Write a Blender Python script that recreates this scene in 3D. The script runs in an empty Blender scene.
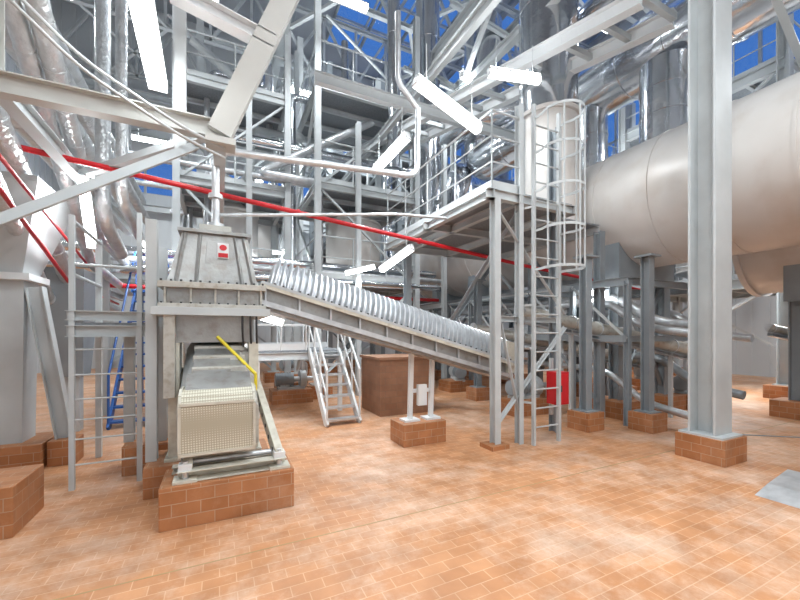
import bpy, math, random
from mathutils import Vector, Matrix
random.seed(7)
# World axes = building axes (X = v, along the back wall; Y = u, into the hall). Units: metres.
TH = math.radians(26)
CO, SI = math.cos(TH), math.sin(TH)
def c(x, y, z=0.0):
    """camera-frame coordinates, mostly estimated from image pixels (right, ahead, height above floor) -> building axes"""
    return Vector((CO*x+SI*y, -SI*x+CO*y, z))

# ------------------------------------------------------------------ materials
def newmat(name):
    m = bpy.data.materials.new(name); m.use_nodes = True
    nt = m.node_tree
    return m, nt, nt.nodes['Principled BSDF']
def mat(name, col, rough=0.5, metal=0.0, var=0.12, scale=3.0, bump=0.0, bscale=20.0, dirt=None, dirt_amt=0.0):
    m, nt, bs = newmat(name)
    N, L = nt.nodes, nt.links
    tc = N.new('ShaderNodeTexCoord')
    nz = N.new('ShaderNodeTexNoise'); nz.inputs['Scale'].default_value = scale; nz.inputs['Detail'].default_value = 5
    L.new(tc.outputs['Object'], nz.inputs['Vector'])
    rp = N.new('ShaderNodeValToRGB')
    rp.color_ramp.elements[0].position = 0.3; rp.color_ramp.elements[1].position = 0.7
    a = [max(0, x*(1-var)) for x in col]; b = [min(1, x*(1+var)) for x in col]
    rp.color_ramp.elements[0].color = (*a, 1); rp.color_ramp.elements[1].color = (*b, 1)
    L.new(nz.outputs['Fac'], rp.inputs['Fac'])
    out = rp.outputs['Color']
    if dirt:
        n2 = N.new('ShaderNodeTexNoise'); n2.inputs['Scale'].default_value = scale*2.3; n2.inputs['Detail'].default_value = 8
        L.new(tc.outputs['Object'], n2.inputs['Vector'])
        r2 = N.new('ShaderNodeValToRGB'); r2.color_ramp.elements[0].position = 0.5; r2.color_ramp.elements[1].position = 0.68
        r2.color_ramp.elements[0].color = (0,0,0,1); r2.color_ramp.elements[1].color = (dirt_amt,)*3+(1,)
        L.new(n2.outputs['Fac'], r2.inputs['Fac'])
        mx = N.new('ShaderNodeMix'); mx.data_type = 'RGBA'
        L.new(r2.outputs['Color'], mx.inputs['Factor']); L.new(out, mx.inputs['A']); mx.inputs['B'].default_value = (*dirt, 1)
        out = mx.outputs['Result']
    L.new(out, bs.inputs['Base Color'])
    bs.inputs['Roughness'].default_value = rough; bs.inputs['Metallic'].default_value = metal
    if bump:
        n3 = N.new('ShaderNodeTexNoise'); n3.inputs['Scale'].default_value = bscale
        L.new(tc.outputs['Object'], n3.inputs['Vector'])
        bp = N.new('ShaderNodeBump'); bp.inputs['Strength'].default_value = bump; bp.inputs['Distance'].default_value = 0.02
        L.new(n3.outputs['Fac'], bp.inputs['Height']); L.new(bp.outputs['Normal'], bs.inputs['Normal'])
    return m
def brickmat(name, c1, c2, mortar, bw, bh, ms, rough, floor=False, bloom=(0.9,0.7,0.52), ba=0.5, lo=0.5, hi=0.72):
    m, nt, bs = newmat(name); N, L = nt.nodes, nt.links
    geo = N.new('ShaderNodeNewGeometry')
    src = geo.outputs['Position']
    br = N.new('ShaderNodeTexBrick')
    if floor:
        L.new(src, br.inputs['Vector'])
    else:
        sx = N.new('ShaderNodeSeparateXYZ'); L.new(src, sx.inputs[0])
        sn = N.new('ShaderNodeSeparateXYZ'); L.new(geo.outputs['Normal'], sn.inputs[0])
        ad = N.new('ShaderNodeMath'); ad.operation = 'ADD'
        L.new(sx.outputs['X'], ad.inputs[0]); L.new(sx.outputs['Y'], ad.inputs[1])
        ab = N.new('ShaderNodeMath'); ab.operation = 'ABSOLUTE'; L.new(sn.outputs['Z'], ab.inputs[0])
        g = N.new('ShaderNodeMath'); g.operation = 'GREATER_THAN'; L.new(ab.outputs[0], g.inputs[0]); g.inputs[1].default_value = 0.5
        cb = N.new('ShaderNodeCombineXYZ'); L.new(ad.outputs[0], cb.inputs[0]); L.new(sx.outputs['Z'], cb.inputs[1])
        mv = N.new('ShaderNodeMix'); mv.data_type = 'VECTOR'
        L.new(g.outputs[0], mv.inputs['Factor']); L.new(cb.outputs[0], mv.inputs[4]); L.new(src, mv.inputs[5])
        L.new(mv.outputs[1], br.inputs['Vector'])
    br.inputs['Scale'].default_value = 1.0
    br.inputs['Brick Width'].default_value = bw; br.inputs['Row Height'].default_value = bh
    br.inputs['Mortar Size'].default_value = ms; br.inputs['Mortar Smooth'].default_value = 0.2
    br.inputs['Color1'].default_value = (*c1, 1); br.inputs['Color2'].default_value = (*c2, 1); br.inputs['Mortar'].default_value = (*mortar, 1)
    n = N.new('ShaderNodeTexNoise'); n.inputs['Scale'].default_value = 0.8; n.inputs['Detail'].default_value = 12; n.inputs['Roughness'].default_value = 0.78
    L.new(src, n.inputs['Vector'])
    r = N.new('ShaderNodeValToRGB'); r.color_ramp.elements[0].position = lo; r.color_ramp.elements[1].position = hi
    r.color_ramp.elements[0].color = (0,0,0,1); r.color_ramp.elements[1].color = (ba,ba,ba,1)
    L.new(n.outputs['Fac'], r.inputs['Fac'])
    mx = N.new('ShaderNodeMix'); mx.data_type = 'RGBA'
    L.new(r.outputs['Color'], mx.inputs['Factor']); L.new(br.outputs['Color'], mx.inputs['A']); mx.inputs['B'].default_value = (*bloom, 1)
    n2 = N.new('ShaderNodeTexNoise'); n2.inputs['Scale'].default_value = 3.5; n2.inputs['Detail'].default_value = 8
    L.new(src, n2.inputs['Vector'])
    r2 = N.new('ShaderNodeValToRGB'); r2.color_ramp.elements[0].position = 0.3; r2.color_ramp.elements[1].position = 0.7
    r2.color_ramp.elements[0].color = (0.78,0.75,0.72,1); r2.color_ramp.elements[1].color = (1.08,1.08,1.08,1)
    L.new(n2.outputs['Fac'], r2.inputs['Fac'])
    mu = N.new('ShaderNodeMix'); mu.data_type = 'RGBA'; mu.blend_type = 'MULTIPLY'; mu.inputs['Factor'].default_value = 1
    L.new(mx.outputs['Result'], mu.inputs['A']); L.new(r2.outputs['Color'], mu.inputs['B'])
    L.new(mu.outputs['Result'], bs.inputs['Base Color'])
    rr = N.new('ShaderNodeMapRange'); rr.inputs['To Min'].default_value = rough-0.12; rr.inputs['To Max'].default_value = rough+0.15
    L.new(n2.outputs['Fac'], rr.inputs['Value']); L.new(rr.outputs[0], bs.inputs['Roughness'])
    bp = N.new('ShaderNodeBump'); bp.inputs['Strength'].default_value = 0.35; bp.inputs['Distance'].default_value = 0.004; bp.invert = True
    L.new(br.outputs['Fac'], bp.inputs['Height']); L.new(bp.outputs['Normal'], bs.inputs['Normal'])
    return m
M = {}
M['floor'] = brickmat('orange_clinker_floor', (0.53,0.245,0.11), (0.61,0.30,0.145), (0.68,0.42,0.26), 0.2, 0.1, 0.0035, 0.42, True, (0.80,0.63,0.51), .75, .46, .66)
M['plinth'] = brickmat('brick_plinth', (0.38,0.15,0.055), (0.46,0.20,0.085), (0.46,0.30,0.20), 0.21, 0.105, 0.004, 0.5, False, (0.62,0.42,0.30), 0.45)
M['brown'] = brickmat('brown_brick', (0.28,0.14,0.08), (0.33,0.17,0.10), (0.24,0.15,0.10), 0.24, 0.12, 0.004, 0.6, False, (0.4,0.27,0.2), 0.3)
M['steel'] = mat('light_grey_painted_steel', (0.49,0.52,0.53), 0.42, 0.0, 0.10, 2.0)
M['steel2'] = mat('mid_grey_painted_steel', (0.28,0.315,0.34), 0.45, 0.1, 0.12, 2.0)
M['white'] = mat('white_paint', (0.70,0.72,0.73), 0.4, 0.0, 0.05, 2.0)
M['cream'] = mat('cream_paint', (0.60,0.58,0.50), 0.45, 0.0, 0.08, 4.0, dirt=(0.36,0.31,0.24), dirt_amt=0.5)
M['beamcream'] = mat('warm_grey_beam_paint', (0.49,0.49,0.465), 0.45, 0.0, 0.08, 1.5)
M['galv'] = mat('galvanised_steel', (0.60,0.62,0.64), 0.33, 0.6, 0.15, 8.0)
M['inox'] = mat('stainless_cladding', (0.68,0.70,0.73), 0.16, 1.0, 0.08, 2.0, bump=0.35, bscale=5.0)
M['foil'] = mat('foil_insulation', (0.66,0.68,0.69), 0.3, 0.65, 0.14, 6.0, bump=0.9, bscale=18.0)
M['drum'] = mat('offwhite_drum_shell', (0.62,0.595,0.57), 0.36, 0.05, 0.07, 0.8, dirt=(0.50,0.44,0.39), dirt_amt=0.5)
M['dirty'] = mat('dirty_machine_casing', (0.37,0.375,0.37), 0.36, 0.6, 0.14, 4.0, 0.15, 30.0, dirt=(0.25,0.22,0.18), dirt_amt=0.5)
M['dirty2'] = mat('worn_pale_casing', (0.50,0.49,0.45), 0.42, 0.3, 0.12, 6.0, 0.1, 30.0, dirt=(0.32,0.27,0.20), dirt_amt=0.6)
M['red'] = mat('red_pipe_paint', (0.55,0.012,0.02), 0.35, 0.0, 0.08)
M['blue'] = mat('blue_paint', (0.025,0.10,0.33), 0.4, 0.0, 0.1)
M['yellow'] = mat('yellow_paint', (0.75,0.6,0.03), 0.4, 0.0, 0.06)
M['dark'] = mat('dark_rubber', (0.04,0.04,0.045), 0.6, 0.0, 0.2)
M['grate'] = mat('deck_grating', (0.24,0.26,0.28), 0.5, 0.3, 0.2, 25.0)
M['wall'] = mat('pale_wall_panel', (0.62,0.65,0.67), 0.6, 0.0, 0.05, 0.5)
M['ceil'] = mat('roof_sheeting', (0.36,0.39,0.43), 0.6, 0.0, 0.06, 0.5)
M['joint'] = mat('joint_filler', (0.40,0.29,0.14), 0.6)
def emat(name, col, s):
    m, nt, bs = newmat(name)
    bs.inputs['Base Color'].default_value = (*col, 1)
    bs.inputs['Emission Color'].default_value = (*col, 1); bs.inputs['Emission Strength'].default_value = s
    return m
M['tube'] = emat('lamp_diffuser', (0.97, 0.99, 1.0), 14.0)
# perforated guard
def perf():
    m, nt, bs = newmat('perforated_cream_sheet'); N, L = nt.nodes, nt.links
    tc = N.new('ShaderNodeTexCoord')
    vo = N.new('ShaderNodeTexVoronoi'); vo.inputs['Scale'].default_value = 50; vo.inputs['Randomness'].default_value = 0.0
    mp = N.new('ShaderNodeMapping'); mp.inputs['Rotation'].default_value = (0.02, 0.02, 0.0)
    L.new(tc.outputs['Object'], mp.inputs['Vector']); L.new(mp.outputs[0], vo.inputs['Vector'])
    r = N.new('ShaderNodeValToRGB'); r.color_ramp.elements[0].position = 0.42; r.color_ramp.elements[1].position = 0.5
    r.color_ramp.elements[0].color = (0.68,0.66,0.55,1); r.color_ramp.elements[1].color = (0.42,0.38,0.29,1)
    L.new(vo.outputs['Distance'], r.inputs['Fac']); L.new(r.outputs[0], bs.inputs['Base Color'])
    bs.inputs['Roughness'].default_value = 0.5
    return m
M['perf'] = perf()
def glass():
    m = bpy.data.materials.new('window_glass'); m.use_nodes = True; nt = m.node_tree; N, L = nt.nodes, nt.links
    N.remove(N['Principled BSDF']); o = N['Material Output']
    t = N.new('ShaderNodeBsdfTransparent'); g = N.new('ShaderNodeBsdfGlossy'); g.inputs['Roughness'].default_value = 0.05
    x = N.new('ShaderNodeMixShader'); x.inputs[0].default_value = 0.06
    L.new(t.outputs[0], x.inputs[1]); L.new(g.outputs[0], x.inputs[2]); L.new(x.outputs[0], o.inputs['Surface'])
    return m
M['glass'] = glass()

# ------------------------------------------------------------------ mesh builder
class B:
    def __init__(s): s.v=[]; s.f=[]; s.fm=[]; s.fs=[]; s.m=[]
    def add(s, vs, fs, m, smooth=False):
        if m not in s.m: s.m.append(m)
        k = len(s.v); s.v += [Vector(p) for p in vs]; mi = s.m.index(m)
        for f in fs:
            s.f.append(tuple(i+k for i in f)); s.fm.append(mi); s.fs.append(smooth)
    def box(s, x0,x1,y0,y1,z0,z1, m):
        s.hexa([(x0,y0,z0),(x1,y0,z0),(x1,y1,z0),(x0,y1,z0),(x0,y0,z1),(x1,y0,z1),(x1,y1,z1),(x0,y1,z1)], m)
    def hexa(s, p, m):
        s.add(p, [(3,2,1,0),(4,5,6,7),(0,1,5,4),(1,2,6,5),(2,3,7,6),(3,0,4,7)], m)
    def frame(s, p1, p2):
        d = (Vector(p2)-Vector(p1)).normalized()
        if abs(d.z) > 0.999: return d, Vector((1,0,0)), Vector((0,1,0))
        sd = d.cross(Vector((0,0,1))).normalized(); return d, sd, sd.cross(d).normalized()
    def bar(s, p1, p2, a0,a1,b0,b1, m):
        p1, p2 = Vector(p1), Vector(p2); d, sd, up = s.frame(p1,p2)
        q = [(a0,b0),(a1,b0),(a1,b1),(a0,b1)]
        s.hexa([p1+sd*a+up*b for a,b in q]+[p2+sd*a+up*b for a,b in q], m)
    def beam(s, p1, p2, w, h, m='steel', kind='box'):
        m = M[m] if isinstance(m, str) else m
        a, b = w/2, h/2
        t = max(0.008, min(w,h)*0.09)
        if kind == 'box': s.bar(p1,p2,-a,a,-b,b,m)
        elif kind == 'I':
            s.bar(p1,p2,-a,a,b-t,b,m); s.bar(p1,p2,-a,a,-b,-b+t,m); s.bar(p1,p2,-t/2,t/2,-b+t,b-t,m)
        elif kind == 'C':
            s.bar(p1,p2,-a,a,b-t,b,m); s.bar(p1,p2,-a,a,-b,-b+t,m); s.bar(p1,p2,-a,-a+t,-b+t,b-t,m)
        elif kind == 'L':
            s.bar(p1,p2,-a,a,-b,-b+t,m); s.bar(p1,p2,-a,-a+t,-b+t,b,m)
    def tube(s, pts, r, m='galv', seg=12, bend=0.0, caps=True, rings=None):
        m = M[m] if isinstance(m, str) else m
        P = [Vector(p) for p in pts]
        if bend > 0 and len(P) > 2:
            Q = [P[0]]
            for i in range(1, len(P)-1):
                a, b_ = (P[i-1]-P[i]), (P[i+1]-P[i])
                t = min(bend, a.length*0.45, b_.length*0.45)
                A = P[i]+a.normalized()*t; C = P[i]+b_.normalized()*t
                for k in range(7):
                    w = k/6; Q.append(A*(1-w)**2 + P[i]*2*w*(1-w) + C*w*w)
            Q.append(P[-1]); P = Q
        rr = r if isinstance(r, (list, tuple)) else [r]*len(P)
        d0 = (P[1]-P[0]).normalized()
        n = d0.orthogonal().normalized(); vs = []; prev = d0
        for i, p in enumerate(P):
            if i == 0: t = d0
            elif i == len(P)-1: t = (P[i]-P[i-1]).normalized()
            else: t = ((P[i]-P[i-1]).normalized()+(P[i+1]-P[i]).normalized()).normalized()
            q = prev.rotation_difference(t); n = q @ n; n = (n - t*n.dot(t)).normalized(); prev = t
            b2 = t.cross(n)
            for k in range(seg):
                a = 2*math.pi*k/seg; vs.append(p+(n*math.cos(a)+b2*math.sin(a))*rr[i])
        fs = []
        for i in range(len(P)-1):
            for k in range(seg):
                k2 = (k+1)%seg; fs.append((i*seg+k, i*seg+k2, (i+1)*seg+k2, (i+1)*seg+k))
        s.add(vs, fs, m, True)
        if caps:
            e = (len(P)-1)*seg
            s.add(vs[:seg], [tuple(reversed(range(seg)))], m); s.add(vs[e:], [tuple(range(seg))], m)
    def cladpipe(s, p1, p2, r, m='inox', step=0.9, seg=20):
        p1, p2 = Vector(p1), Vector(p2); s.tube([p1,p2], r, m, seg)
        L = (p2-p1).length; d = (p2-p1).normalized(); k = step
        while k < L-0.05:
            s.tube([p1+d*(k-0.02), p1+d*(k+0.02)], r*1.03, m, seg); k += step
    def done(s, name, bevel=0):
        cx = [min(p[i] for p in s.v) for i in range(3)]; dx = [max(p[i] for p in s.v) for i in range(3)]
        o = Vector(((cx[0]+dx[0])/2, (cx[1]+dx[1])/2, cx[2]))
        me = bpy.data.meshes.new(name); me.from_pydata([tuple(p-o) for p in s.v], [], s.f)
        for m in s.m: me.materials.append(m)
        me.polygons.foreach_set('material_index', s.fm); me.polygons.foreach_set('use_smooth', s.fs); me.update()
        ob = bpy.data.objects.new(name, me); ob.location = o; bpy.context.collection.objects.link(ob)
        if bevel:
            bv = ob.modifiers.new('bevel','BEVEL'); bv.width = bevel; bv.segments = 2; bv.limit_method='ANGLE'
        return ob
def V(*a): return Vector(a)

# ------------------------------------------------------------------ helpers
def railing(b, pts, h=1.05, m='steel', step=1.1, r=0.02, mids=(0.5,)):
    for i in range(len(pts)-1):
        p, q = Vector(pts[i]), Vector(pts[i+1]); n = max(1, round((q-p).length/step))
        for k in range(n+1):
            a = p.lerp(q, k/n); b.tube([a, a+V(0,0,h)], r, m, 8)
        b.tube([p+V(0,0,h), q+V(0,0,h)], r*1.1, m, 8)
        for t in mids: b.tube([p+V(0,0,h*t), q+V(0,0,h*t)], r*0.8, m, 8)
        b.beam(p+V(0,0,0.07), q+V(0,0,0.07), 0.006, 0.12, m)
def truss(b, p1, p2, h, n, m='steel2', w=0.14):
    p1, p2 = Vector(p1), Vector(p2); H = V(0,0,h)
    b.beam(p1,p2,w,w,m,'I'); b.beam(p1+H,p2+H,w,w,m,'I')
    for k in range(n+1):
        a = p1.lerp(p2,k/n); b.beam(a,a+H,w*0.6,w*0.6,m)
        if k < n:
            d = p1.lerp(p2,(k+1)/n)
            if k%2: b.beam(a+H,d,w*0.6,w*0.6,m)
            else: b.beam(a,d+H,w*0.6,w*0.6,m)
def stair(b, base, dirn, width, rise, run, n, ms='steel', mt='grate', rails=True):
    base = Vector(base); d = Vector(dirn).normalized(); sd = d.cross(V(0,0,1)).normalized()
    top = base + d*run + V(0,0,rise)
    for sg in (-1,1):
        o = sd*(width/2*sg)
        b.beam(base+o, top+o, 0.04, 0.16, ms)
        if rails:
            for k in range(4):
                a = base.lerp(top, k/3)+o; b.tube([a, a+V(0,0,0.95)], 0.018, ms, 8)
            b.tube([base+o+V(0,0,0.95), top+o+V(0,0,0.95)], 0.022, ms, 8)
            b.tube([base+o+V(0,0,0.5), top+o+V(0,0,0.5)], 0.015, ms, 8)
    for k in range(n):
        t = (k+0.5)/n; a = base.lerp(top, t)
        b.beam(a-sd*(width/2), a+sd*(width/2), run/n*0.95, 0.035, mt)
def tower(name, x0,x1,y0,y1, levels, ztop, m='steel', cw=0.2, brace=True, plinths=True, rail=True):
    b = B()
    for x in (x0,x1):
        for y in (y0,y1):
            z0 = 0
            if plinths: b.box(x-.3,x+.3,y-.3,y+.3,0,0.32,M['plinth']); z0 = .32; b.box(x-.18,x+.18,y-.18,y+.18,.32,.345,M[m])
            b.beam((x,y,z0),(x,y,ztop),cw,cw,m,'I')
    zp = 0.4
    for i,z in enumerate(levels):
        for y in (y0,y1): b.beam((x0,y,z),(x1,y,z),cw*.7,cw*1.1,m,'I')
        for x in (x0,x1): b.beam((x,y0,z),(x,y1,z),cw*.7,cw*1.1,m,'I')
        nj = max(2,int((y1-y0)/0.8))
        for k in range(1,nj): 
            yy = y0+(y1-y0)*k/nj; b.beam((x0,yy,z),(x1,yy,z),.08,.12,m,'I')
        b.box(x0,x1,y0,y1,z+cw*.56,z+cw*.56+.03,M['grate'])
        if rail: railing(b, [(x0,y1,z+cw*.6),(x0,y0,z+cw*.6),(x1,y0,z+cw*.6),(x1,y1,z+cw*.6)], 1.05, m)
        if brace:
            if i%2==0:
                b.beam((x0,y0,zp),(x1,y0,z),.07,.07,m,'L'); b.beam((x0,y1,z),(x1,y1,zp),.07,.07,m,'L')
                b.beam((x0,y0,z),(x0,y1,zp),.07,.07,m,'L'); b.beam((x1,y0,zp),(x1,y1,z),.07,.07,m,'L')
            else:
                b.beam((x0,y0,z),(x1,y0,zp),.07,.07,m,'L'); b.beam((x0,y0,zp),(x0,y1,z),.07,.07,m,'L')
                b.beam((x1,y0,z),(x1,y1,zp),.07,.07,m,'L')
        zp = z
    return b.done(name)
def plinth(x0,x1,y0,y1,h=0.35, m='plinth'):
    b = B(); b.box(x0,x1,y0,y1,0,h,M[m]); return b.done('brick_plinth', 0.008)
LS = 0.62
def arealight(ob, pos, x, up, sx, sy, e):
    L = bpy.data.lights.new('lamp_light','AREA'); L.shape='RECTANGLE'; L.size=sx; L.size_y=sy; L.energy=e; L.color=(0.92,0.975,1.0)
    lo = bpy.data.objects.new('lamp_light',L); bpy.context.collection.objects.link(lo)
    mtx = Matrix((x, up.cross(x), up)).transposed().to_4x4()
    mtx.translation = pos - ob.location
    lo.parent = ob; lo.matrix_local = mtx
def lamp(p1, p2, watts=40, w=0.10, hang=0.5, up_fill=0.0):
    """suspended fluorescent luminaire; uplight>0 = added upward fill light and glow strip to brighten the roof"""
    p1, p2 = Vector(p1), Vector(p2); b = B()
    if watts > 140: watts = 140+(watts-140)*.45
    d, sd, up = b.frame(p1,p2)
    if abs(d.z) > .99: up = V(0,-1,0)*-1
    b.bar(p1,p2,-w/2,w/2,0.03,0.06,M['white'])
    b.bar(p1,p1+d*.02,-w/2,w/2,-.06,0.06,M['white']); b.bar(p2-d*.02,p2,-w/2,w/2,-.06,0.06,M['white'])
    b.bar(p1+d*.02,p2-d*.02,-w/2*.95,w/2*.95,-0.06,0.03,M['tube'])
    if up_fill: b.bar(p1+d*.02,p2-d*.02,-w/2*.8,w/2*.8,.06,.075,M['tube'])
    if hang and abs(d.z)<.9:
        for t in (.15,.85):
            a = p1.lerp(p2,t)+up*.06; b.tube([a,a+V(0,0,hang)],.006,'steel',6)
    ob = b.done('fluorescent_lamp'); mid=(p1+p2)/2; ln=(p2-p1).length
    arealight(ob, mid-up*.065, d, up, ln, w, watts*LS)
    if up_fill: arealight(ob, mid+up*.085, -d, -up, ln, w, watts*LS*up_fill*.5)  # upward fill, added to brighten ceiling and high steelwork
    return ob

# ------------------------------------------------------------------ room shell
X0,X1,Y0,Y1,ZC = -6.5,18.0,-5.0,21.0,17.0
b = B(); b.box(X0,X1,Y0,Y1,-0.2,0,M['floor']); b.done('floor')
b = B(); b.box(-3,14,2.895,2.905,0.0,0.0015,M['joint']); b.done('trim_1')
def wall(name, axis, pos, a0, a1, holes, thick=0.25, sgn=1):
    """sheeted wall with openings; axis 'x' runs along X at Y=pos."""
    b = B()
    def bx(p,q,z0,z1):
        if q-p<1e-4 or z1-z0<1e-4: return
        t0,t1 = (pos,pos+thick*sgn) if sgn>0 else (pos-thick,pos)
        if axis=='x': b.box(p,q,t0,t1,z0,z1,M['wall'])
        else: b.box(t0,t1,p,q,z0,z1,M['wall'])
    cuts = sorted(set([a0,a1]+[h[0] for h in holes]+[h[1] for h in holes]))
    for i in range(len(cuts)-1):
        p,q = cuts[i],cuts[i+1]; z=0
        for h in sorted([h for h in holes if h[0]<=p+1e-6 and h[1]>=q-1e-6], key=lambda h:h[2]):
            bx(p,q,z,h[2]); z=h[3]
        bx(p,q,z,ZC)
    # sheet ribs
    k = a0+0.25
    while k < a1:
        hs = sorted([h for h in holes if h[0]-.1<k<h[1]+.1], key=lambda h:h[2]); z=0
        segs=[]
        for h in hs: segs.append((z,h[2])); z=h[3]
        segs.append((z,ZC))
        for (p,q) in segs:
            if axis=='x': b.box(k-.05,k+.05,pos-.03*sgn if sgn>0 else pos,pos if sgn>0 else pos+.03,p,q,M['wall'])
            else: b.box(pos-.03 if sgn>0 else pos,pos if sgn>0 else pos+.03,k-.05,k+.05,p,q,M['wall'])
        k += 0.5
    b.done(name)
win_n = [0]
def window(axis,pos,h,nx,nz):
    win_n[0]+=1; b=B(); a0,a1,z0,z1=h
    def P(a,z,off=0): return V(a,pos+off,z) if axis=='x' else V(pos+off,a,z)
    for k in range(nx+1):
        a=a0+(a1-a0)*k/nx; b.beam(P(a,z0,.1),P(a,z1,.1),.1,.1,'steel')
    for k in range(nz+1):
        z=z0+(z1-z0)*k/nz; b.beam(P(a0,z,.1),P(a1,z,.1),.1,.1,'steel')
    if axis=='x': b.box(a0,a1,pos+.14,pos+.15,z0,z1,M['glass'])
    else: b.box(pos+.14,pos+.15,a0,a1,z0,z1,M['glass'])
    b.done('window_%d'%win_n[0])
hb=[(-5.5,8.5,8.2,9.9),(6.5,17.5,11.0,16.4)]
wall('wall_back','x',Y1,X0,X1,hb)
window('x',Y1,hb[0],12,1); window('x',Y1,hb[1],9,3)
hr=[(0.5,9.5,7.2,15.5),(10.5,20.0,7.2,15.5)]
wall('wall_right','y',X1,Y0,Y1,hr)
window('y',X1,hr[0],6,4); window('y',X1,hr[1],6,4)
wall('wall_left','y',X0,Y0,Y1,[],sgn=-1)
wall('wall_front','x',Y0,X0,X1,[],sgn=-1)
# roof with two skylights
b=B()
sk=[(5.0,11.5,5.0,19.5),(12.5,17.0,3.0,19.5)]
b.box(X0,5.0,Y0,Y1,ZC,ZC+.2,M['ceil']); b.box(5.0,11.5,Y0,5,ZC,ZC+.2,M['ceil']); b.box(5.0,11.5,19.5,Y1,ZC,ZC+.2,M['ceil'])
b.box(11.5,12.5,Y0,Y1,ZC,ZC+.2,M['ceil']); b.box(12.5,17,Y0,3,ZC,ZC+.2,M['ceil']); b.box(12.5,17,19.5,Y1,ZC,ZC+.2,M['ceil']); b.box(17,X1,Y0,Y1,ZC,ZC+.2,M['ceil'])
b.done('ceiling')
for (a0,a1,q0,q1) in sk:
    win_n[0]+=1; b=B(); b.box(a0,a1,q0,q1,ZC+.1,ZC+.11,M['glass'])
    k=q0
    while k<=q1+.01: b.beam((a0,k,ZC+.05),(a1,k,ZC+.05),.1,.12,'steel'); k+=1.8
    for k in range(5):
        x=a0+(a1-a0)*k/4; b.beam((x,q0,ZC+.05),(x,q1,ZC+.05),.08,.1,'steel')
    b.done('window_%d'%win_n[0])
# roof trusses and wall bracing
for yy in (4.5,8.5,12.5,16.5,20.3):
    b=B(); truss(b,(X0+.1,yy,13.2),(X1-.1,yy,13.2),2.6,16,'steel',.17); b.done('roof_truss')
b=B()
for k in range(14):
    x=-5.6+k*1.75; b.beam((x,Y0+.1,16.6),(x,Y1-.1,16.6),.1,.16,'steel2','I')
b.done('roof_purlins')
b=B()
for x in (-4.5,1.0,6.5):
    for y in (4.5,8.5,12.5,16.5):
        b.beam((x,y,13.2),(x+2.75,y+4,13.2),.12,.12,'steel','L'); b.beam((x+2.75,y,13.2),(x,y+4,13.2),.12,.12,'steel','L')
b.done('roof_wind_bracing')
b=B()
for x in (-4.5,1.2,7.0,12.5,17.6):
    b.beam((x,20.6,0),(x,20.6,13.2),.35,.4,'steel','I')
for z in (4.2,7.4,10.6,12.6): b.beam((X0+.1,20.6,z),(X1-.3,20.6,z),.2,.3,'steel','I')
for i,x in enumerate((-4.5,1.2,7.0,12.5)):
    for z in (0.3,4.2,10.6): b.beam((x,20.6,z),(x+5.6 if x<12 else x+5,20.6,z+3.1 if z<10 else 12.6),.12,.12,'steel','L'); 
b.done('wall_frame_steelwork')

# ------------------------------------------------------------------ foreground right column
plinth(5.38,5.92,2.25,2.79,0.31)
b=B(); b.beam((5.64,2.52,.31),(5.64,2.52,13.1),.39,.3,'steel','I'); b.box(5.40,5.88,2.28,2.76,.31,.335,M['steel'])
b.done('steel_column')

# ------------------------------------------------------------------ rake / screw machine
plinth(-.44,.62,3.5,3.98,.35)
plinth(-.66,.5,4.25,4.85,.3)
plinth(-.98,-.3,5.05,5.6,.33)
b=B()
D,D2,CR=M['dirty'],M['dirty2'],M['cream']
# hopper
tz,bz=2.66,2.12
b.hexa([(-.48,4.38,bz),(.38,4.38,bz),(.38,5.2,bz),(-.48,5.2,bz),(-.35,4.46,tz),(.28,4.46,tz),(.28,5.12,tz),(-.35,5.12,tz)],D)
b.box(-.39,.32,4.42,5.16,tz,tz+.035,D)
b.box(-.2,.12,4.6,4.95,tz+.035,tz+.14,D2)
b.hexa([(-.14,4.405,2.25),(.16,4.405,2.25),(.16,4.48,2.25),(-.14,4.48,2.25),(-.12,4.43,2.58),(.14,4.43,2.58),(.14,4.48,2.58),(-.12,4.48,2.58)],D)
for x in (-.4,-.22,.22,.33): b.beam((x,4.375,2.13),(x*.76-.015,4.45,2.65),.03,.03,D)
b.box(-.55,.46,4.3,5.28,2.06,2.12,D2); b.box(-.55,.46,4.3,5.28,1.86,1.90,D2)
b.box(-.48,.4,4.38,5.2,1.90,2.06,D)
for k in range(5):
    x=-.5+k*.225; b.box(x,x+.02,4.33,4.38,1.90,2.06,D2)
for k in range(12): 
    x=-.52+k*.086; b.tube([(x,4.315,2.12),(x,4.315,2.14)],.012,'dark',6); b.tube([(x,4.32,1.90),(x,4.32,1.915)],.01,'dark',6)
b.box(-.6,.5,4.26,5.32,1.78,1.86,M['steel'])
b.box(-.44,.34,4.42,5.15,1.5,1.78,D)
b.box(-.5,-.4,4.3,5.25,.95,1.78,D2)
# inclined trunk
def slab(y0,z0,y1,z1,xa,xb,t,m):
    b.hexa([(xa,y0,z0-t),(xb,y0,z0-t),(xb,y1,z1-t),(xa,y1,z1-t),(xa,y0,z0),(xb,y0,z0),(xb,y1,z1),(xa,y1,z1)],m)
slab(3.72,1.06,4.95,1.66,-.2,.2,.5,D)
# chamfered side sheets of the trunk
for s,xa in ((-1,-.2),(1,.2)):
    b.hexa([(xa,3.8,1.05),(xa+s*.14,3.8,.9),(xa+s*.14,4.95,1.42),(xa,4.95,1.65),(xa,3.8,.5),(xa+s*.14,3.8,.55),(xa+s*.14,4.95,1.1),(xa,4.95,1.1)],M['steel'] if s<0 else D2)
slab(3.9,1.17,4.5,1.46,-.23,.1,.03,D)
slab(3.72,1.10,3.98,1.22,-.27,.27,.05,D)
for k in range(4): slab(4.05+k*.2,1.26+k*.098,4.08+k*.2,1.275+k*.098,-.24,.24,.05,D2)
# drive end casing behind guard
b.tube([(-.3,3.98,.86),(.3,3.98,.86)],.2,'dirty2',20)
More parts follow.
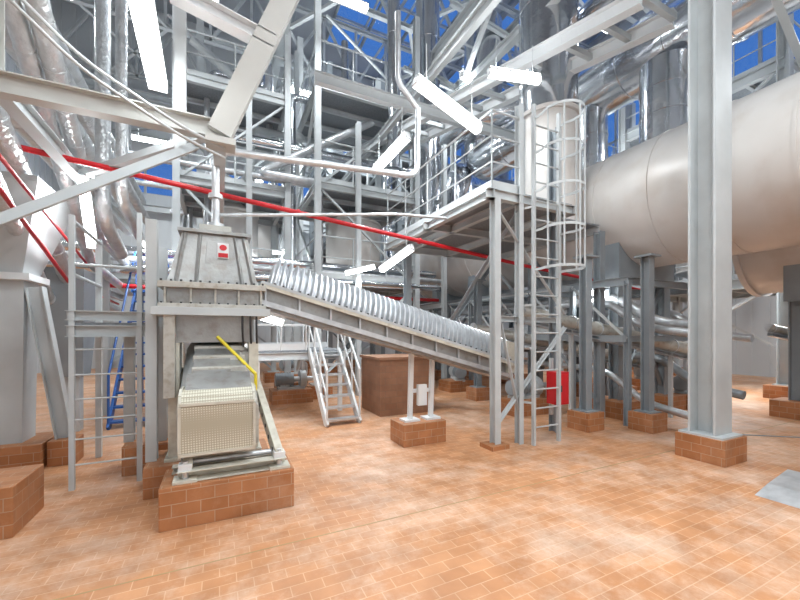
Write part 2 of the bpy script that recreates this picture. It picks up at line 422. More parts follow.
# side frames
for s,(xa,ya,za),(xb,yb,zb) in ((-1,(-.40,4.9,1.15),(-.24,3.6,.44)),(1,(.38,4.6,1.02),(.5,3.6,.44))):
    b.beam((xa,ya,za),(xb,yb,zb),.07,.13,'cream','box')
    for k in range(6):
        p=V(xa,ya,za).lerp(V(xb,yb,zb),.2+k*.14); b.tube([p+V(-.04,0,0),p+V(.04,0,0)],.022,'dark',8)
b.beam((-.32,3.6,.40),(.56,3.6,.40),.12,.09,'cream','C')
b.beam((-.38,3.86,.38),(.52,3.86,.38),.1,.06,'cream','C')
for x in (-.26,.5):
    b.box(x-.09,x+.09,3.53,3.7,.35,.375,CR); b.tube([(x,3.6,.375),(x,3.6,.52)],.025,'galv',10)
    b.box(x-.05,x+.05,3.56,3.66,.44,.5,M['white'])
b.tube([(-.3,3.72,.47),(.52,3.72,.47)],.025,'galv',10)
# legs to rear plinths
for x in (-.42,.34):
    b.beam((x,4.45,.3),(x,4.45,1.5),.1,.1,'cream','I')
    b.beam((x,4.75,.3),(x,4.75,1.5),.08,.08,'steel','I')
b.box(-.5,.42,4.35,4.8,.3,.33,CR)
b.beam((-.62,4.5,.3),(-.62,4.5,2.75),.1,.1,'steel','I')
b.beam((-.62,5.2,.33),(-.62,5.2,2.6),.12,.12,'steel','I')
b.beam((-.95,5.3,.33),(-.95,5.3,1.7),.1,.1,'steel','I')
# yellow handle
b.tube([(-.02,4.38,1.56),(.34,4.15,1.17)],.018,'yellow',10)
b.tube([(.34,4.15,1.17),(.34,4.15,1.0)],.016,'yellow',10)
for x in (.22,.3,.36): b.tube([(x,4.3,1.86),(x,4.28,1.6),(x+.02,4.45,1.45)],.012,'dark',6,.1)
# sign on hopper
b.add([(-.02,4.395,2.40),(.09,4.395,2.40),(.09,4.41,2.565),(-.02,4.41,2.565)],[(0,1,2,3)],M['white'])
cx,cz=.035,2.515
ring=[]
for k in range(20):
    a=2*math.pi*k/20; zz=cz+.032*math.sin(a); ring.append((cx+.036*math.cos(a),4.390+(zz-2.40)*.09,zz))
b.add(ring,[tuple(range(20))],M['red'])
b.box(-.012,.082,4.389,4.394,2.41,2.455,M['red'])
b.done('inclined_rake_screen', 0.004)
b=B()  # guard
pr=[]
for (y,z) in [(3.93,.56),(3.56,.56),(3.55,.60),(3.55,.98),(3.60,1.06),(3.70,1.10),(3.93,1.10)]: pr.append((y,z))
n=len(pr); vs=[(-.3,y,z) for y,z in pr]+[(.28,y,z) for y,z in pr]
b.add(vs,[tuple(range(n)),tuple(reversed(range(n,2*n)))]+[(i,(i+1)%n+0,(i+1)%n+n,i+n)[::-1] for i in range(n)],M['perf'])
for x in (-.3,.28):
    for i in range(n-1): b.beam((x,pr[i][0],pr[i][1]),(x,pr[i+1][0],pr[i+1][1]),.022,.022,'cream')
for z in (.58,1.0): b.beam((-.3,3.548,z),(.28,3.548,z),.012,.025,'cream')
b.done('perforated_chain_guard')

# ------------------------------------------------------------------ riser pipe + overhead grey pipe
b=B()
b.tube([(-.04,4.78,2.80),(-.04,4.78,3.72),(.5,4.78,3.75),(2.62,4.78,3.90),(2.62,4.78,4.9)],.042,'galv',14,.2)
b.tube([(-.04,4.78,2.80),(-.04,4.78,2.86)],.09,'galv',16); b.tube([(-.04,4.78,3.15),(-.04,4.78,3.2)],.075,'galv',16)
b.tube([(2.62,4.78,4.9),(2.3,4.78,5.2),(2.3,4.78,6.2)],.042,'galv',14,.1)
b.tube([(-.02,4.9,3.0),(2.4,4.9,3.35),(3.2,4.9,3.4)],.022,'galv',10,.1)
b.done('vapour_pipe')
b=B(); b.tube([(-4.2,5.45,3.84),(5.6,5.45,2.9),(8.9,5.3,2.6)],.034,'red',14,.15)
for x in (-1,1,3): b.tube([(x,5.45,3.533-(x+1)*.0959),(x+.04,5.45,3.529-(x+1)*.0959)],.05,'red',14)
b.done('fire_water_pipe')

# ------------------------------------------------------------------ ribbed inclined conveyor
b=B()
A=V(.52,4.7,2.16); E=V(4.08,4.7,1.17); d=(E-A).normalized(); up=V(0,0,1)-d*d.z; up.normalize(); sd=V(0,-1,0)
Lc=(E-A).length; nr=50; R=.27
prof=[(math.cos(math.pi*k/12)*R*1.0, max(0,math.sin(math.pi*k/12))*R*1.25) for k in range(13)]
vs=[];st=[]
for i in range(nr*4+1):
    ph=i%4; f={0:.84,1:.84,2:1.06,3:1.06}[ph]; p=A+d*(Lc*i/(nr*4)); st.append(p)
    for (a,h) in prof: vs.append(p+sd*a*f+up*h*f)
k=len(prof); fs=[]
for i in range(len(st)-1):
    for j in range(k-1): fs.append((i*k+j,(i+1)*k+j,(i+1)*k+j+1,i*k+j+1))
b.add(vs,fs,M['galv'])
b.add(vs[:k],[tuple(range(k))],M['steel']); b.add(vs[-k:],[tuple(reversed(range(k)))],M['steel'])
A2=A-d*.1; E2=E+d*.12
b.bar(A2,E2,-.32,.32,-.03,0,M['steel'])
b.bar(A2,E2,-.22,.22,-.22,-.03,M['dirty'])
for s in (-1,1):
    b.bar(A2,E2,s*.3-.015,s*.3+.015,-.07,-.0,M['cream']); b.bar(A2,E2,s*.25-.02,s*.25+.02,-.26,-.2,M['galv'])
for i in range(40):
    p=A2.lerp(E2,(i+.5)/40)
    if i%4==0:
        for s in (-1,1): b.beam(p+V(0,s*.25,-.03),p+V(0,s*.25,-.22),.02,.03,'galv')
    b.tube([p+V(0,-.3,.0),p+V(0,-.3,.02)],.012,'dark',6)
b.bar(A2,E2,-.2,.2,-.30,-.26,D)
# end box + supports
b.hexa([(4.02,4.42,.98),(4.3,4.42,.98),(4.3,4.98,.98),(4.02,4.98,.98),(4.02,4.42,1.48),(4.3,4.42,1.4),(4.3,4.98,1.4),(4.02,4.98,1.48)],M['cream'])
for x in (2.5,2.85):
    z=2.16-(x-.52)*.278-.28
    b.beam((x,4.8,.32),(x,4.75,z),.06,.06,'white'); b.beam((x-.12,4.8,.335),(x+.12,4.8,.335),.2,.03,'white')
b.beam((2.5,4.8,.75),(2.85,4.8,.75),.05,.05,'white'); b.box(2.58,2.72,4.68,4.74,.55,.85,M['white'])
b.done('ribbed_screw_conveyor')
plinth(2.3,3.0,4.6,5.05,.32)

# ------------------------------------------------------------------ left platform frame
b=B()
for x,z in ((-1.35,2.8),(-.78,2.9)): b.beam((x,4.85,0),(x,4.85,z),.045,.045,'steel')
for z in (.25,.51,.71,.92,1.17,1.43): b.tube([(-1.35,4.85,z),(-.8,4.85,z)],.009,'steel',8)
b.beam((-1.4,4.85,1.62),(-.6,4.85,1.62),.06,.12,'steel','C'); b.beam((-1.4,4.85,1.78),(-.6,4.85,1.78),.06,.1,'steel','C')
for y in (5.4,6.0): b.beam((-1.4,y,1.62),(-.6,y,1.62),.06,.12,'steel','C')
b.box(-1.4,-.65,4.85,6.0,1.68,1.71,M['grate'])
b.beam((-1.4,6.0,0),(-1.4,6.0,2.8),.06,.06,'steel')
for z in (2.2,2.75): b.tube([(-1.35,4.85,z),(-1.38,6.0,z)],.02,'steel',8)
b.tube([(-1.35,4.85,2.3),(-.78,4.85,2.3)],.015,'steel',8); b.done('access_platform')
b=B(); stair(b,(-1.35,7.6,0),(0,1,0),.6,2.6,2.3,12,'blue','blue',False); 
for s in (-.3,.3): b.tube([(-1.35+s,7.6,.9),(-1.35+s,9.9,3.5)],.02,'blue',8); b.tube([(-1.35+s,7.6,0),(-1.35+s,7.6,.9)],.02,'blue',8); b.tube([(-1.35+s,9.9,2.6),(-1.35+s,9.9,3.5)],.02,'blue',8)
b.box(-1.75,-1.0,9.9,10.8,2.5,2.56,M['blue'])
for x in (-1.7,-1.05): b.beam((x,10.7,0),(x,10.7,2.5),.1,.1,'blue')
b.done('blue_stair')

# left hopper frame
plinth(-2.6,-1.88,5.72,6.4,.3)
b=B(); H=.42
b.hexa([(-3.3+H,5.5,3.3),(-2.25+H,5.5,3.3),(-2.25+H,6.7,3.3),(-3.3+H,6.7,3.3),(-3.3+H,5.5,3.36),(-2.25+H,5.5,3.36),(-2.25+H,6.7,3.36),(-3.3+H,6.7,3.36)],M['steel'])
b.hexa([(-2.9+H,5.85,2.3),(-2.5+H,5.85,2.3),(-2.5+H,6.3,2.3),(-2.9+H,6.3,2.3),(-3.3+H,5.5,3.3),(-2.25+H,5.5,3.3),(-2.25+H,6.7,3.3),(-3.3+H,6.7,3.3)],M['steel'])
b.box(-2.98+H,-2.42+H,5.78,6.38,2.22,2.3,M['white'])
b.hexa([(-2.8+H,5.9,.3),(-2.52+H,5.9,.3),(-2.52+H,6.25,.3),(-2.8+H,6.25,.3),(-2.84+H,5.88,2.22),(-2.5+H,5.88,2.22),(-2.5+H,6.28,2.22),(-2.84+H,6.28,2.22)],M['steel'])
b.beam((-2.0,5.95,2.15),(-1.72,5.95,.3),.13,.16,'steel','I'); b.beam((-2.75,5.9,2.1),(-3.1,5.9,.0),.13,.16,'steel','I')
# second bay of the hopper, leaning legs
b.hexa([(-2.35,7.6,.9),(-1.98,7.6,.9),(-1.98,8.0,.9),(-2.35,8.0,.9),(-2.75,7.35,2.6),(-1.9,7.35,2.6),(-1.9,8.3,2.6),(-2.75,8.3,2.6)],M['steel2'])
b.beam((-2.15,7.8,0),(-2.15,7.8,.9),.2,.2,'steel')
b.done('discharge_hopper'); plinth(-1.85,-1.58,5.8,6.1,.3)
plinth(-2.1,-1.45,3.92,4.5,.40)
b=B(); b.beam((-1.85,4.25,.40),(-1.85,4.25,3.4),.2,.2,'steel','I'); b.done('steel_column')

# upper-left frame beams
b=B()
b.beam((-3.2,3.98,3.55),(.10,3.98,3.55),.12,.17,'beamcream','I')
b.beam((.0,3.98,3.52),(.95,3.98,5.9),.14,.21,'beamcream','box')
b.box(-.12,.14,3.88,4.08,3.4,3.46,M['beamcream'])
b.beam((-1.75,3.43,2.1),(-.2,3.95,3.36),.07,.08,'steel','L')
b.beam((-.35,4.3,3.4),(-.35,4.3,7.5),.1,.1,'steel','I')
b.beam((-1.6,3.98,3.64),(-1.6,3.98,7.0),.12,.12,'beamcream','I')
b.beam((-3.2,3.98,5.15),(.7,3.98,5.15),.12,.18,'beamcream','I')
b.beam((.0,3.98,3.6),(.0,8.9,3.6),.12,.16,'steel','I')
b.beam((-1.6,3.98,3.6),(-1.6,8.9,3.6),.12,.16,'steel','I')
b.beam((-.1,4.2,3.6),(-1.6,6.0,3.6),.08,.08,'steel','L')
b.beam((-.4,3.98,4.75),(.5,3.98,4.55),.14,.14,'white','I')
b.done('overhead_steelwork')
# foil pipes on the left
b=B()
specs=[(-1.75,4.75,.10),(-2.1,4.9,.13),(-2.4,4.6,.11),(-1.9,5.3,.12),(-2.35,5.3,.14),(-2.8,4.9,.12)]
for (x,z,r) in specs:
    b.tube([(x,1.0,z+.15),(x,12.0,z-.15)],r,'foil',16)
    for k in range(12):
        y=1.4+k*.9; zz=z+.15-(y-1)*.3/11; b.tube([(x,y,zz),(x,y+.03,zz)],r*1.05,'foil',16)
for (p,q,r) in ((c(-3.5,2.8,4.2),c(-5.3,6,2.3),.1),(c(-3.4,2.8,3.45),c(-5.6,6,1.95),.075),(c(-2.95,2.9,4.6),c(-4.9,6,3.2),.09),(c(-3.3,3.1,4.5),c(-5.1,6.1,2.75),.08)):
    b.tube([p,q,q+V(0,3,-.2)],r,'foil',16,.3)
    for k in range(1,8):
        a=p.lerp(q,k/8); b.tube([a,a+(q-p).normalized()*.03],r*1.07,'foil',16)
b.tube([(-1.45,6.4,7),(-1.45,6.4,3.2),(-1.45,7.5,2.9)],.09,'foil',14,.3)
b.tube([(-1.2,6.2,7),(-1.2,6.2,3.4),(-1.2,7.5,3.2)],.07,'foil',14,.3)
b.done('insulated_pipe_bundle')
b=B()
p=c(-3.3,2.9,2.95); q=c(-5.0,5.6,2.35); b.tube([p,q,q+V(0,3,-.1)],.024,'red',10,.2)
p=c(-3.3,3.0,3.1); q=c(-5.2,6.2,2.7); b.tube([p,q,q+V(0,3,-.1)],.018,'red',10,.2)
b.done('red_service_pipe')
b=B()
for k,dz in enumerate((0,.09)):
    b.tube([c(-2.9,2.6,4.1+dz),c(-2.6,3.0,3.75+dz),c(-1.95,3.3,3.35+dz),c(-1.7,3.6,3.3+dz)],.014,'steel',8,.2)
b.done('conduit_pipes')

# ------------------------------------------------------------------ centre platform, column, ladder
b=B()
b.box(3.3,3.6,3.93,4.2,0,.06,M['plinth'])
Z=3.6
b.beam((3.46,4.06,.06),(3.46,4.06,3.5),.10,.12,'steel','I'); b.beam((3.9,4.06,.0),(3.9,4.06,4.9),.08,.10,'steel','I')
b.beam((4.9,4.3,0),(4.9,4.3,4.9),.13,.14,'steel2','I')
for (x,y) in ((3.9,7.6),(6.4,7.6),(6.4,4.6)): b.beam((x,y,0),(x,y,3.5),.14,.14,'steel2','I')
for y in (4.06,5.8,7.6): b.beam((3.3,y,Z-.07),(6.45 if y>5 else 5.0,y,Z-.07),.10,.13,'steel','I')
for x in (3.4,3.9,5.0,6.4): b.beam((x,4.0 if x<6 else 4.6,Z-.07),(x,7.7,Z-.07),.10,.13,'steel','I')
b.box(3.4,5.0,4.06,7.6,Z,Z+.03,M['grate']); b.box(5.0,6.4,4.6,7.6,Z,Z+.03,M['grate'])
railing(b,[(3.4,7.6,Z),(3.4,4.06,Z),(4.0,4.06,Z)],1.1,'steel',.9,.014,(.35,.68))
b.beam((3.46,4.06,2.2),(3.95,4.06,.3),.05,.05,'steel','L'); b.beam((3.46,4.06,.3),(4.9,4.1,1.7),.05,.05,'steel','L'); b.beam((3.46,4.06,3.4),(4.9,4.1,1.9),.05,.05,'steel','L')
b.beam((3.46,4.06,1.8),(4.9,4.2,1.8),.06,.08,'steel','C')
b.beam((3.9,7.6,.3),(3.9,4.1,3.4),.07,.07,'steel2','L'); b.beam((3.9,7.6,.3),(6.4,7.6,3.4),.07,.07,'steel2','L'); b.beam((6.4,4.6,.3),(6.4,7.6,3.4),.07,.07,'steel2','L')
b.done('working_platform')
b=B()  # caged ladder
for x in (4.02,4.52): b.beam((x,3.9,0),(x,3.9,4.85),.04,.05,'steel')
for k in range(17): b.tube([(4.02,3.9,.25+k*.27),(4.52,3.9,.25+k*.27)],.012,'steel',8)
def hoop(z):
    pts=[(4.27+.28*math.sin(t), 3.88-.26 -.28*math.cos(t), z) for t in [math.radians(a) for a in range(-120,121,20)]]
    pts=[(4.02,3.88,z)]+pts+[(4.52,3.88,z)]
    for i in range(len(pts)-1): b.beam(pts[i],pts[i+1],.008,.035,'steel')
for z in (2.5,3.05,3.6,4.15,4.65): hoop(z)
for a in (-90,-45,0,45,90):
    t=math.radians(a); p=(4.27+.28*math.sin(t),3.62-.28*math.cos(t)); b.beam((p[0],p[1],2.5),(p[0],p[1],4.65),.026,.008,'steel')
for z in (.6,2.0,3.4): b.beam((4.02,3.9,z),(3.95,4.06,z),.03,.03,'steel'); b.beam((4.52,3.9,z),(4.85,4.25,z),.03,.03,'steel')
b.done('caged_ladder')
b=B(); b.box(4.62,4.86,4.0,4.22,.5,1.0,M['red']); b.box(4.64,4.84,3.99,4.0,.53,.97,M['red']); b.box(4.66,4.69,3.975,3.99,.7,.8,M['dark']); 
b.box(4.72,4.78,4.22,4.26,.3,1.2,M['steel']); b.done('fire_equipment_box',.006)
# vertical ducts
b=B()
b.cladpipe((6.0,5.45,5.9),(6.0,5.45,13.0),.56,'inox',1.1,32)
b.tube([(6.0,5.45,3.63),(6.0,5.45,5.5),(6.0,5.45,5.9)],[.62,.62,.56],'drum',32)
b.tube([(6,5.45,5.86),(6,5.45,5.94)],.62,'drum',32); b.tube([(6,5.45,3.63),(6,5.45,3.7)],.7,'drum',32)
b.done('vertical_exhaust_duct')
b=B(); b.cladpipe((4.2,9.0,6),(4.2,9.0,13),.17,'inox',1.2,24); b.done('vertical_chimney_duct')
b=B(); b.cladpipe((5.6,9.6,5.5),(5.6,9.6,13),.36,'inox',1.2,24); b.tube([(5.6,9.6,5.5),(5.6,9.6,4.4),(7.0,9.6,4.4)],.36,'inox',24,.5); b.done('vertical_chimney_duct')
# stair in the middle
b=B(); 
bb=c(-.98,6.45); stair(b,(bb.x,bb.y,0),(-.05,1,0),.6,1.25,1.15,7,'white','galv')
px,py=bb.x-.06,bb.y+1.15
b.box(px-1.3,px+.4,py,py+1.2,1.2,1.26,M['grate']); b.beam((px-1.3,py,1.15),(px+.4,py,1.15),.08,.14,'white','C')
railing(b,[(px-.35,py,1.26),(px-1.3,py,1.26),(px-1.3,py+1.2,1.26),(px+.4,py+1.2,1.26)],1.0,'white',.6,.016)
for x in (px-1.25,px+.35):
    for y in (py+.05,py+1.15): b.beam((x,y,0),(x,y,1.15),.08,.08,'white')
b.done('access_stair')
b=B(); b.box(2.75,3.95,6.5,7.5,0,1.08,M['brown']); b.box(2.71,3.99,6.46,7.54,1.08,1.13,M['brown']); b.done('brick_pump_pit')

# ------------------------------------------------------------------ the big drum(s)
def drum(name,x,z,R,y0,y1,rings,m='drum',sup=()):
    b=B(); b.tube([(x,y0,z),(x,y1,z)],R,m,72)
    for y in rings: b.tube([(x,y-.02,z),(x,y+.02,z)],R+.012,m,72)
    for s in (y0,y1): b.tube([(x,s-.05,z),(x,s+.05,z)],R+.06,m,72)
    for y in sup:
        b.box(x-.9,x+.9,y-.15,y+.15,z-R-.25,z-R*.62,M['steel2'])
        for s in (-.75,.75): b.beam((x+s,y,.3),(x+s,y,z-R-.2),.2,.2,'steel2','I'); b.box(x+s-.3,x+s+.3,y-.3,y+.3,0,.32,M['plinth'])
        b.beam((x-.75,y,.5),(x+.75,y,z-R-.3),.07,.07,'steel2','L'); b.beam((x+.75,y,.5),(x-.75,y,z-R-.3),.07,.07,'steel2','L')
    return b.done(name)
drum('rotary_drum',7.66,4.1,1.2,-.8,12.3,[2.0,2.9,3.8,4.8,5.8,6.8,7.8,9.0,10.4],'drum',(-.4,4.6,6.6,9.0,11.1))
drum('rotary_drum',10.6,3.6,1.15,-2.5,3.8,[-.5,1.0,2.4],'drum',(-1.3,3.0))
# silver ducts over drum
b=B()
b.cladpipe((8.0,.5,7.3),(8.0,9.0,7.3),.62,'inox',.9,32)
b.tube([(8.0,9.0,7.3),(8.0,10.0,7.3),(8.0,10.0,8.6),(8.0,10.0,12)],.62,'inox',32,.6)
b.cladpipe((7.7,4.16,5.25),(7.7,4.16,6.75),.42,'inox',.5,28)
b.cladpipe((7.9,5.9,5.2),(7.9,5.9,6.8),.36,'inox',.5,28)
b.tube([(9.4,2.5,9.0),(9.4,7.5,8.6),(7.2,9.5,8.4),(7.2,13,8.4)],.5,'inox',28,1.0)
b.tube([(7.0,1.2,8.6),(7.0,7.0,8.2)],.22,'inox',20)
b.tube([(7.7,7.6,5.2),(7.7,7.6,6.7)],.3,'inox',24)
b.tube([(7.3,10.5,5.2),(7.3,10.5,7.0),(9.0,12.5,7.6),(12,12.5,7.8)],.5,'inox',28,.9)
b.done('exhaust_gas_ducting')

# ------------------------------------------------------------------ inclined gallery beams above
b=B()
p0,p1=V(5.55,3.3,6.5),V(3.84,12.1,7.5)
for o in (0,.8): b.beam(p0+V(o,0,0),p1+V(o,0,0),.16,.24,'white','I')
for k in range(15):
    a=p0.lerp(p1,k/14); b.beam(a,a+V(.8,0,0),.08,.1,'steel')
b.done('inclined_conveyor_gallery')
b=B()
b.beam((3.9,2.6,6.9),(3.9,14,6.9),.12,.2,'steel','I')
b.beam((5.64,2.5,7.9),(11,2.5,4.2),.10,.14,'steel','L')
b.beam((1.5,6.5,6.1),(10,6.5,6.1),.12,.2,'steel','I'); b.beam((1.5,3.0,9.5),(1.5,18,9.5),.2,.3,'steel','I')
b.beam((5.64,2.5,9.6),(17.5,2.5,9.6),.25,.35,'steel','I'); b.beam((5.64,2.5,9.6),(5.64,20,9.6),.25,.35,'steel','I')
for k in range(5): b.beam((5.64,3.2+k*3.2,9.5),(5.64,4.8+k*3.2,7.9),.1,.1,'steel','L'); b.beam((5.64,6.4+k*3.2,9.5),(5.64,4.8+k*3.2,7.9),.1,.1,'steel','L')
b.beam((5.64,2.52,7.9),(5.64,19,7.9),.16,.2,'steel','I')
b.beam((8.6,3.0,11.5),(8.6,20,11.5),.2,.3,'steel','I'); b.beam((11.5,2.0,10.5),(11.5,20,10.5),.2,.3,'steel','I')
for k in range(6): b.beam((6,3+k*3,11.2),(16,4.5+k*3,11.8),.12,.16,'steel','I'); b.beam((6,3+k*3,10.2),(11.5,5.5+k*3,12.5),.09,.09,'steel','L')
b.done('high_level_steelwork')

# ------------------------------------------------------------------ background structures
tower('process_tower',-.9,1.6,10.0,12.8,[2.6,5.2,7.6],9.5,cw=.15)
tower('process_tower',2.2,5.0,9.2,12.0,[2.9,5.3,7.8],10.5,cw=.15)
tower('process_tower',-.6,2.8,14.6,17.5,[3.2,6.2,9.2],13,'steel',cw=.22)
tower('process_tower',3.8,6.0,14.0,17.0,[2.6,5.0,8.0],12,'steel2')
tower('process_tower',12.4,15.6,4.0,8.0,[2.9,5.4,8.2],11.5,cw=.24)
tower('process_tower',12.4,16.0,10.0,14.5,[2.9,5.4,8.2],11.5,'steel',cw=.24)
tower('process_tower',7.0,9.2,14.5,17.5,[3.2,6.2,9.2],12,'steel2',cw=.22)
for (x,y,r,h,z) in ((.3,11.4,.7,2.0,2.9),(3.6,10.6,.8,1.7,3.1),(1.2,16,1.0,2.5,3.5),(13.8,6,1.0,2.0,3.2)):
    b=B(); b.tube([(x,y,z),(x,y,z+.3),(x,y,z+h),(x,y,z+h+.35)],[r*.4,r,r,r*.35],'drum',32)
    b.tube([(x,y,z+h+.3),(x,y,z+h+.9)],r*.15,'inox',14)
    for s in (.3,h): b.tube([(x,y,z+s-.02),(x,y,z+s+.03)],r*1.04,'drum',32)
    b.done('process_vessel')
# floor-level machines in the background
def pump(x,y,rot=0):
    b=B(); q=Matrix.Rotation(rot,3,'Z')
    def T(p): return q@Vector(p)+V(x,y,0)
    b.box(x-.45,x+.45,y-.3,y+.3,0,.3,M['plinth'])
    b.tube([T((-.35,0,.52)),T((.05,0,.52))],.15,'steel2',20); b.tube([T((.05,0,.52)),T((.2,0,.52))],.06,'galv',12)
    b.tube([T((.2,0,.52)),T((.34,0,.52))],.2,'steel',20); b.tube([T((.27,0,.6)),T((.27,0,1.3)),T((.27,.6,1.3))],.05,'galv',12,.12)
    for k in range(6): b.tube([T((-.32+k*.06,0,.52)),T((-.31+k*.06,0,.52))],.165,'steel2',20)
    b.beam(T((-.3,0,.31)),T((.3,0,.31)),.26,.08,'steel'); b.beam(T((-.15,0,.3)),T((-.15,0,.45)),.2,.2,'steel')
    b.tube([T((.34,0,.52)),T((.7,0,.52)),T((.7,0,.02))],.06,'galv',12,.1)
    b.done('centrifugal_pump')
pump(5.5,5.6); pump(6.0,8.6,1.2); pump(1.5,8.9); pump(4.4,8.6); pump(9.4,7.5,.8); pump(2.2,13.2,.5); pump(9.2,4.6,.3); pump(-.1,9.3,.4); pump(11,6.5,.2); pump(8.5,13.5)
for (x,y) in ((5.5,4.2),(6.35,3.7),(5.6,7.2),(9.0,5.8),(12.0,2.6),(10.0,-.3),(0.6,8.3)): 
    plinth(x-.2,x+.2,y-.2,y+.2,.3)
    b=B(); b.beam((x,y,.3),(x,y,2.85),.14,.14,'steel2','I'); b.box(x-.14,x+.14,y-.14,y+.14,.3,.32,M['steel2']); b.box(x-.14,x+.14,y-.14,y+.14,2.85,2.88,M['steel2']); b.done('steel_column')
# under-drum service steelwork
b=B()
for x in (6.3,8.9):
    b.beam((x,4.0,2.5),(x,12,2.5),.10,.14,'steel2','I'); b.beam((x,4.0,1.5),(x,12,1.5),.08,.12,'steel2','C')
for k in range(8):
    y=4.0+k*1.1
    b.beam((6.3,y,2.5),(8.9,y,2.5),.1,.12,'steel2','I'); b.beam((6.3,y,1.5),(8.9,y,1.5),.07,.1,'steel2','I')
    b.beam((6.3,y,1.5),(6.3,y+1.1,2.5),.05,.05,'steel','L'); b.beam((6.3,y,0),(6.3,y,2.5),.09,.09,'steel2','I')
    b.beam((8.9,y,0),(8.9,y,2.5),.09,.09,'steel2','I'); b.beam((8.9,y+1.1,1.5),(8.9,y,2.5),.05,.05,'steel','L')
b.box(6.3,8.9,5.5,12,1.56,1.59,M['grate'])
railing(b,[(6.3,5.5,1.59),(6.3,11.5,1.59)],.9,'steel',1.0,.018)
b.done('under_drum_steelwork')
b=B()
for k,(x,z,r,m) in enumerate(((6.6,2.2,.07,'galv'),(6.9,2.3,.09,'galv'),(8.6,2.1,.07,'galv'),(6.6,.9,.06,'galv'),(8.3,1.1,.08,'steel2'))):
    b.tube([(x,3.2,z-.6),(x,3.9,z-.5),(x,4.6,z),(x,12,z)],r,m,14,.3)
for k in range(9):
    x=random.uniform(6.6,11.5); y=random.uniform(4.5,10.5)
    b.tube([(x,y,0),(x,y,random.uniform(1.0,2.2)),(x+random.choice((-.9,.9)),y,1.9)],.04,random.choice(('galv','steel')),10,.1)
    b.tube([(x+.0,y,.9),(x,y,.94)],.08,'dark',12); b.tube([(x,y-.12,.92),(x,y,.92)],.012,'red',8)
b.done('under_drum_pipework')
# slim screws under the drum
for (p,q,r) in (((4.9,5.1,2.0),(8.6,3.7,1.15),.12),((5.0,6.6,1.7),(9.2,5.2,.9),.11),((9.9,3.4,1.7),(12.9,2.4,1.1),.08),((9.4,9.0,2.1),(13.5,7.2,1.0),.12)):
    b=B(); b.tube([p,q],r,'dirty2',16); b.beam(V(*p)-V(0,0,r+.05),V(*q)-V(0,0,r+.05),r*1.6,.07,'galv','C')
    for k in range(9):
        a=V(*p).lerp(V(*q),k/8); b.tube([a,a+V(.03,0,0)],r*1.15,'galv',16)
    for t in (.25,.75):
        a=V(*p).lerp(V(*q),t); b.beam((a.x,a.y,0),(a.x,a.y,a.z-r),.06,.06,'steel')
    b.done('screw_conveyor')
# walkway with pipes running along behind
b=B()
for k,(z,r,m) in enumerate(((2.9,.09,'inox'),(3.15,.06,'galv'),(2.6,.05,'red'),(3.4,.1,'inox'),(5.6,.08,'galv'),(6.6,.12,'inox'))):
    b.tube([(-3,9.2+k*.22,z),(6,9.2+k*.22,z)],r,m,14)
for x in (-2,.6,3.2,5.8): b.beam((x,9.0,0),(x,9.0,7),.12,.12,'steel','I'); b.beam((x,9.0,3.0-.6),(x,10.5,3.0-.6),.1,.12,'steel','I'); b.beam((x,9,5.45),(x,10.5,5.45),.1,.12,'steel','I')
b.done('pipe_rack')
b=B()
for k in range(16):
    x=random.uniform(-1,9); y=random.uniform(9.5,16); z=random.uniform(2,4); h=random.uniform(3,7)
    b.tube([(x,y,z),(x,y,z+h),(x+random.choice((-1.5,1.5)),y,z+h),(x+random.choice((-1.5,1.5)),y,z+h+2)],random.choice((.05,.07,.1)),random.choice(('galv','inox','steel')),12,.2)
b.done('riser_pipes')
# right-hand side railing, pipes
b=B(); railing(b,[(10.2,.4,1.0),(13.4,.4,1.0),(13.4,2.4,1.0)],1.0,'white',.7,.018); b.box(10.2,13.4,.4,2.4,.92,1.0,M['grate'])
for x in (10.3,11.8,13.3):
    for y in (.5,2.3): b.beam((x,y,0),(x,y,.92),.08,.08,'steel')
stair(b,(9.4,1.4,0),(1,0,0),.7,.95,.8,5,'white','galv')
b.done('side_walkway')
b=B(); b.tube([(11.2,2.6,2.0),(14.5,2.6,2.0),(14.5,2.6,0)],.03,'yellow',10,.1)
for x in (11.4,13.2): b.beam((x,2.6,0),(x,2.6,1.97),.04,.04,'steel')
b.done('gas_pipe')
b=B(); b.tube([(6.9,3.2,.01),(8.2,2.2,.01),(9.5,.8,.01)],.008,'steel2',8,.3); b.done('floor_hose')
b=B(); b.tube([(6.8,1.9,.0),(6.8,1.9,.7),(6.7,1.7,1.2),(7.2,1.4,1.3)],.025,'white',10,.3); b.done('bent_standpipe')
b=B(); b.hexa([(4.75,1.28,0),(5.4,1.28,0),(5.4,1.75,0),(4.75,1.75,0),(4.95,1.28,.09),(5.4,1.28,.16),(5.4,1.72,.16),(4.95,1.72,.09)],M['galv'])
b.box(4.98,5.4,1.34,1.40,.1,.2,M['galv']); b.done('steel_floor_cover')

# ------------------------------------------------------------------ lamps
lamp((-.55,3.35,4.22),(-.58,4.62,4.2),45,.17)
lamp(c(.18,4.5,4.68),c(1.1,5.1,4.4),50,.10,.5,.4)
lamp(c(-.44,6.5,4.46),c(.125,5.8,4.7),50,.10,.5,.4)
lamp(c(1.43,6,5.83),c(2.35,6.2,5.84),60,.10,.5,.5)
lamp(c(-1.78,12,9.3),c(-.71,12.2,9.5),180,.18,.5,.5)
lamp(c(-3.1,13,8.65),c(-2.0,13,8.7),180,.18,.5,.5)
lamp(c(-.38,7.3,2.85),c(.22,6.7,3.16),40,.10)
lamp(c(-1.34,9,3.06),c(-.6,9,3.23),60)
lamp(c(-6.3,14,7.2),c(-5.2,14,7.4),180,.15,.5,.3)
lamp(c(-6.2,16.6,9.6),c(-5.9,15.6,9.6),150)
lamp(c(-2.45,5.3,1.98),c(-1.75,5.6,1.76),20)
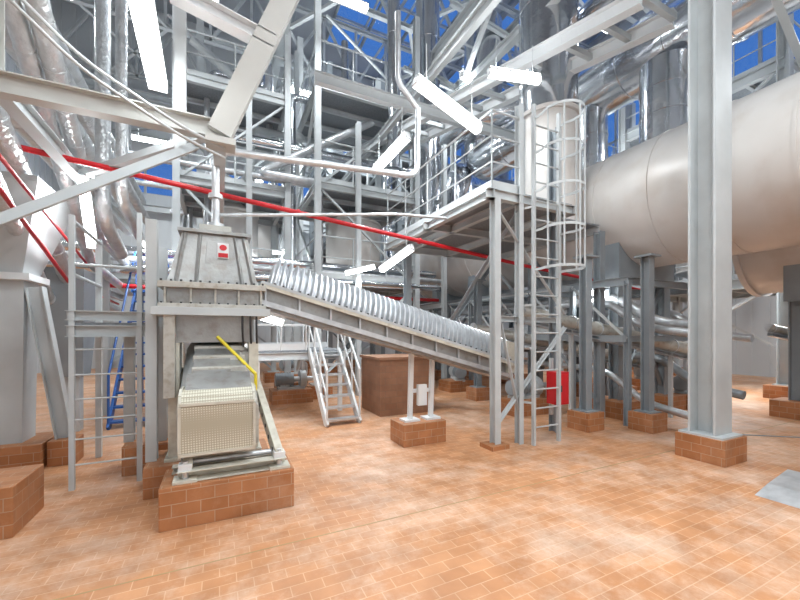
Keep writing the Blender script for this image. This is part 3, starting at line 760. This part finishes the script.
lamp(c(-3.95,4.6,3.58),c(-4.15,5.0,2.75),30)
lamp(c(-5.5,7.9,3.6),c(-5.0,7.6,3.2),60)
lamp(c(1.5,9,7.9),c(1.9,9.6,8.1),120,.13,.5,.5)
lamp(c(3.6,7.2,2.4),c(4.4,7.4,2.4),40)
lamp(c(8,10,2.3),c(9,10.3,2.3),140)  # this and next three: fill lamps added to brighten right side and back
lamp(c(9.2,8.2,2.9),c(10.2,8.6,2.9),140)
lamp(c(10,11,6),c(11,11.5,6),200,.13,.5,.4)
lamp(c(5,14,8),c(6,14.5,8),200,.13,.5,.4)
lamp(c(-5.0,10.5,4.4),c(-4.3,10.0,4.3),120)
lamp(c(-3.6,10.5,3.9),c(-2.9,10.3,3.9),120)
# fill lamps added to brighten the hall, some unseen behind the camera
for (x,y,z,w,u) in ((-2.5,0.8,5.6,90,.4),(1.0,.0,5.6,105,.3),(4.0,-.2,5.6,105,.3),(2.0,-2.5,5.6,100,.3),(-1.5,-2.5,5.6,100,.3),(3.2,1.2,6.9,120,.6),(.6,1.0,7.2,120,.6),
                  (7,-2.5,6,110,.4),(1.5,7.8,8.9,220,.6),(-1.5,8,8,250,.6),(10,2,7.5,220,.5),(10.5,8,7,250,.5),(2,12.8,9.8,350,.7),(6.5,12.5,9.8,350,.7),(-3,17,9,500,.5),(4,18.5,10,450,.5),(10,17.5,10,450,.5),(14.5,2,8,280,.5),(-4,9,8,350,.5),(15.8,9,9,350,.5),(-4,13,6,250,.3),(8,6.5,9.8,200,.6)):
    lamp((x,y,z),(x+1.5,y,z),w,.16,.6,u)

# ------------------------------------------------------------------ world + camera
w=bpy.data.worlds.new('dusk_sky'); bpy.context.scene.world=w; w.use_nodes=True
bg=w.node_tree.nodes['Background']; bg.inputs['Color'].default_value=(0.06,0.19,0.58,1); bg.inputs['Strength'].default_value=1.0
cam=bpy.data.cameras.new('camera'); co=bpy.data.objects.new('camera',cam); bpy.context.collection.objects.link(co)
co.location=(0,0,1.6); co.rotation_euler=(math.radians(90),0,-TH)
cam.sensor_width=36; cam.lens=370/800*36; cam.shift_y=33/800; cam.clip_end=200
bpy.context.scene.camera=co
bpy.context.scene.view_settings.view_transform='Standard'
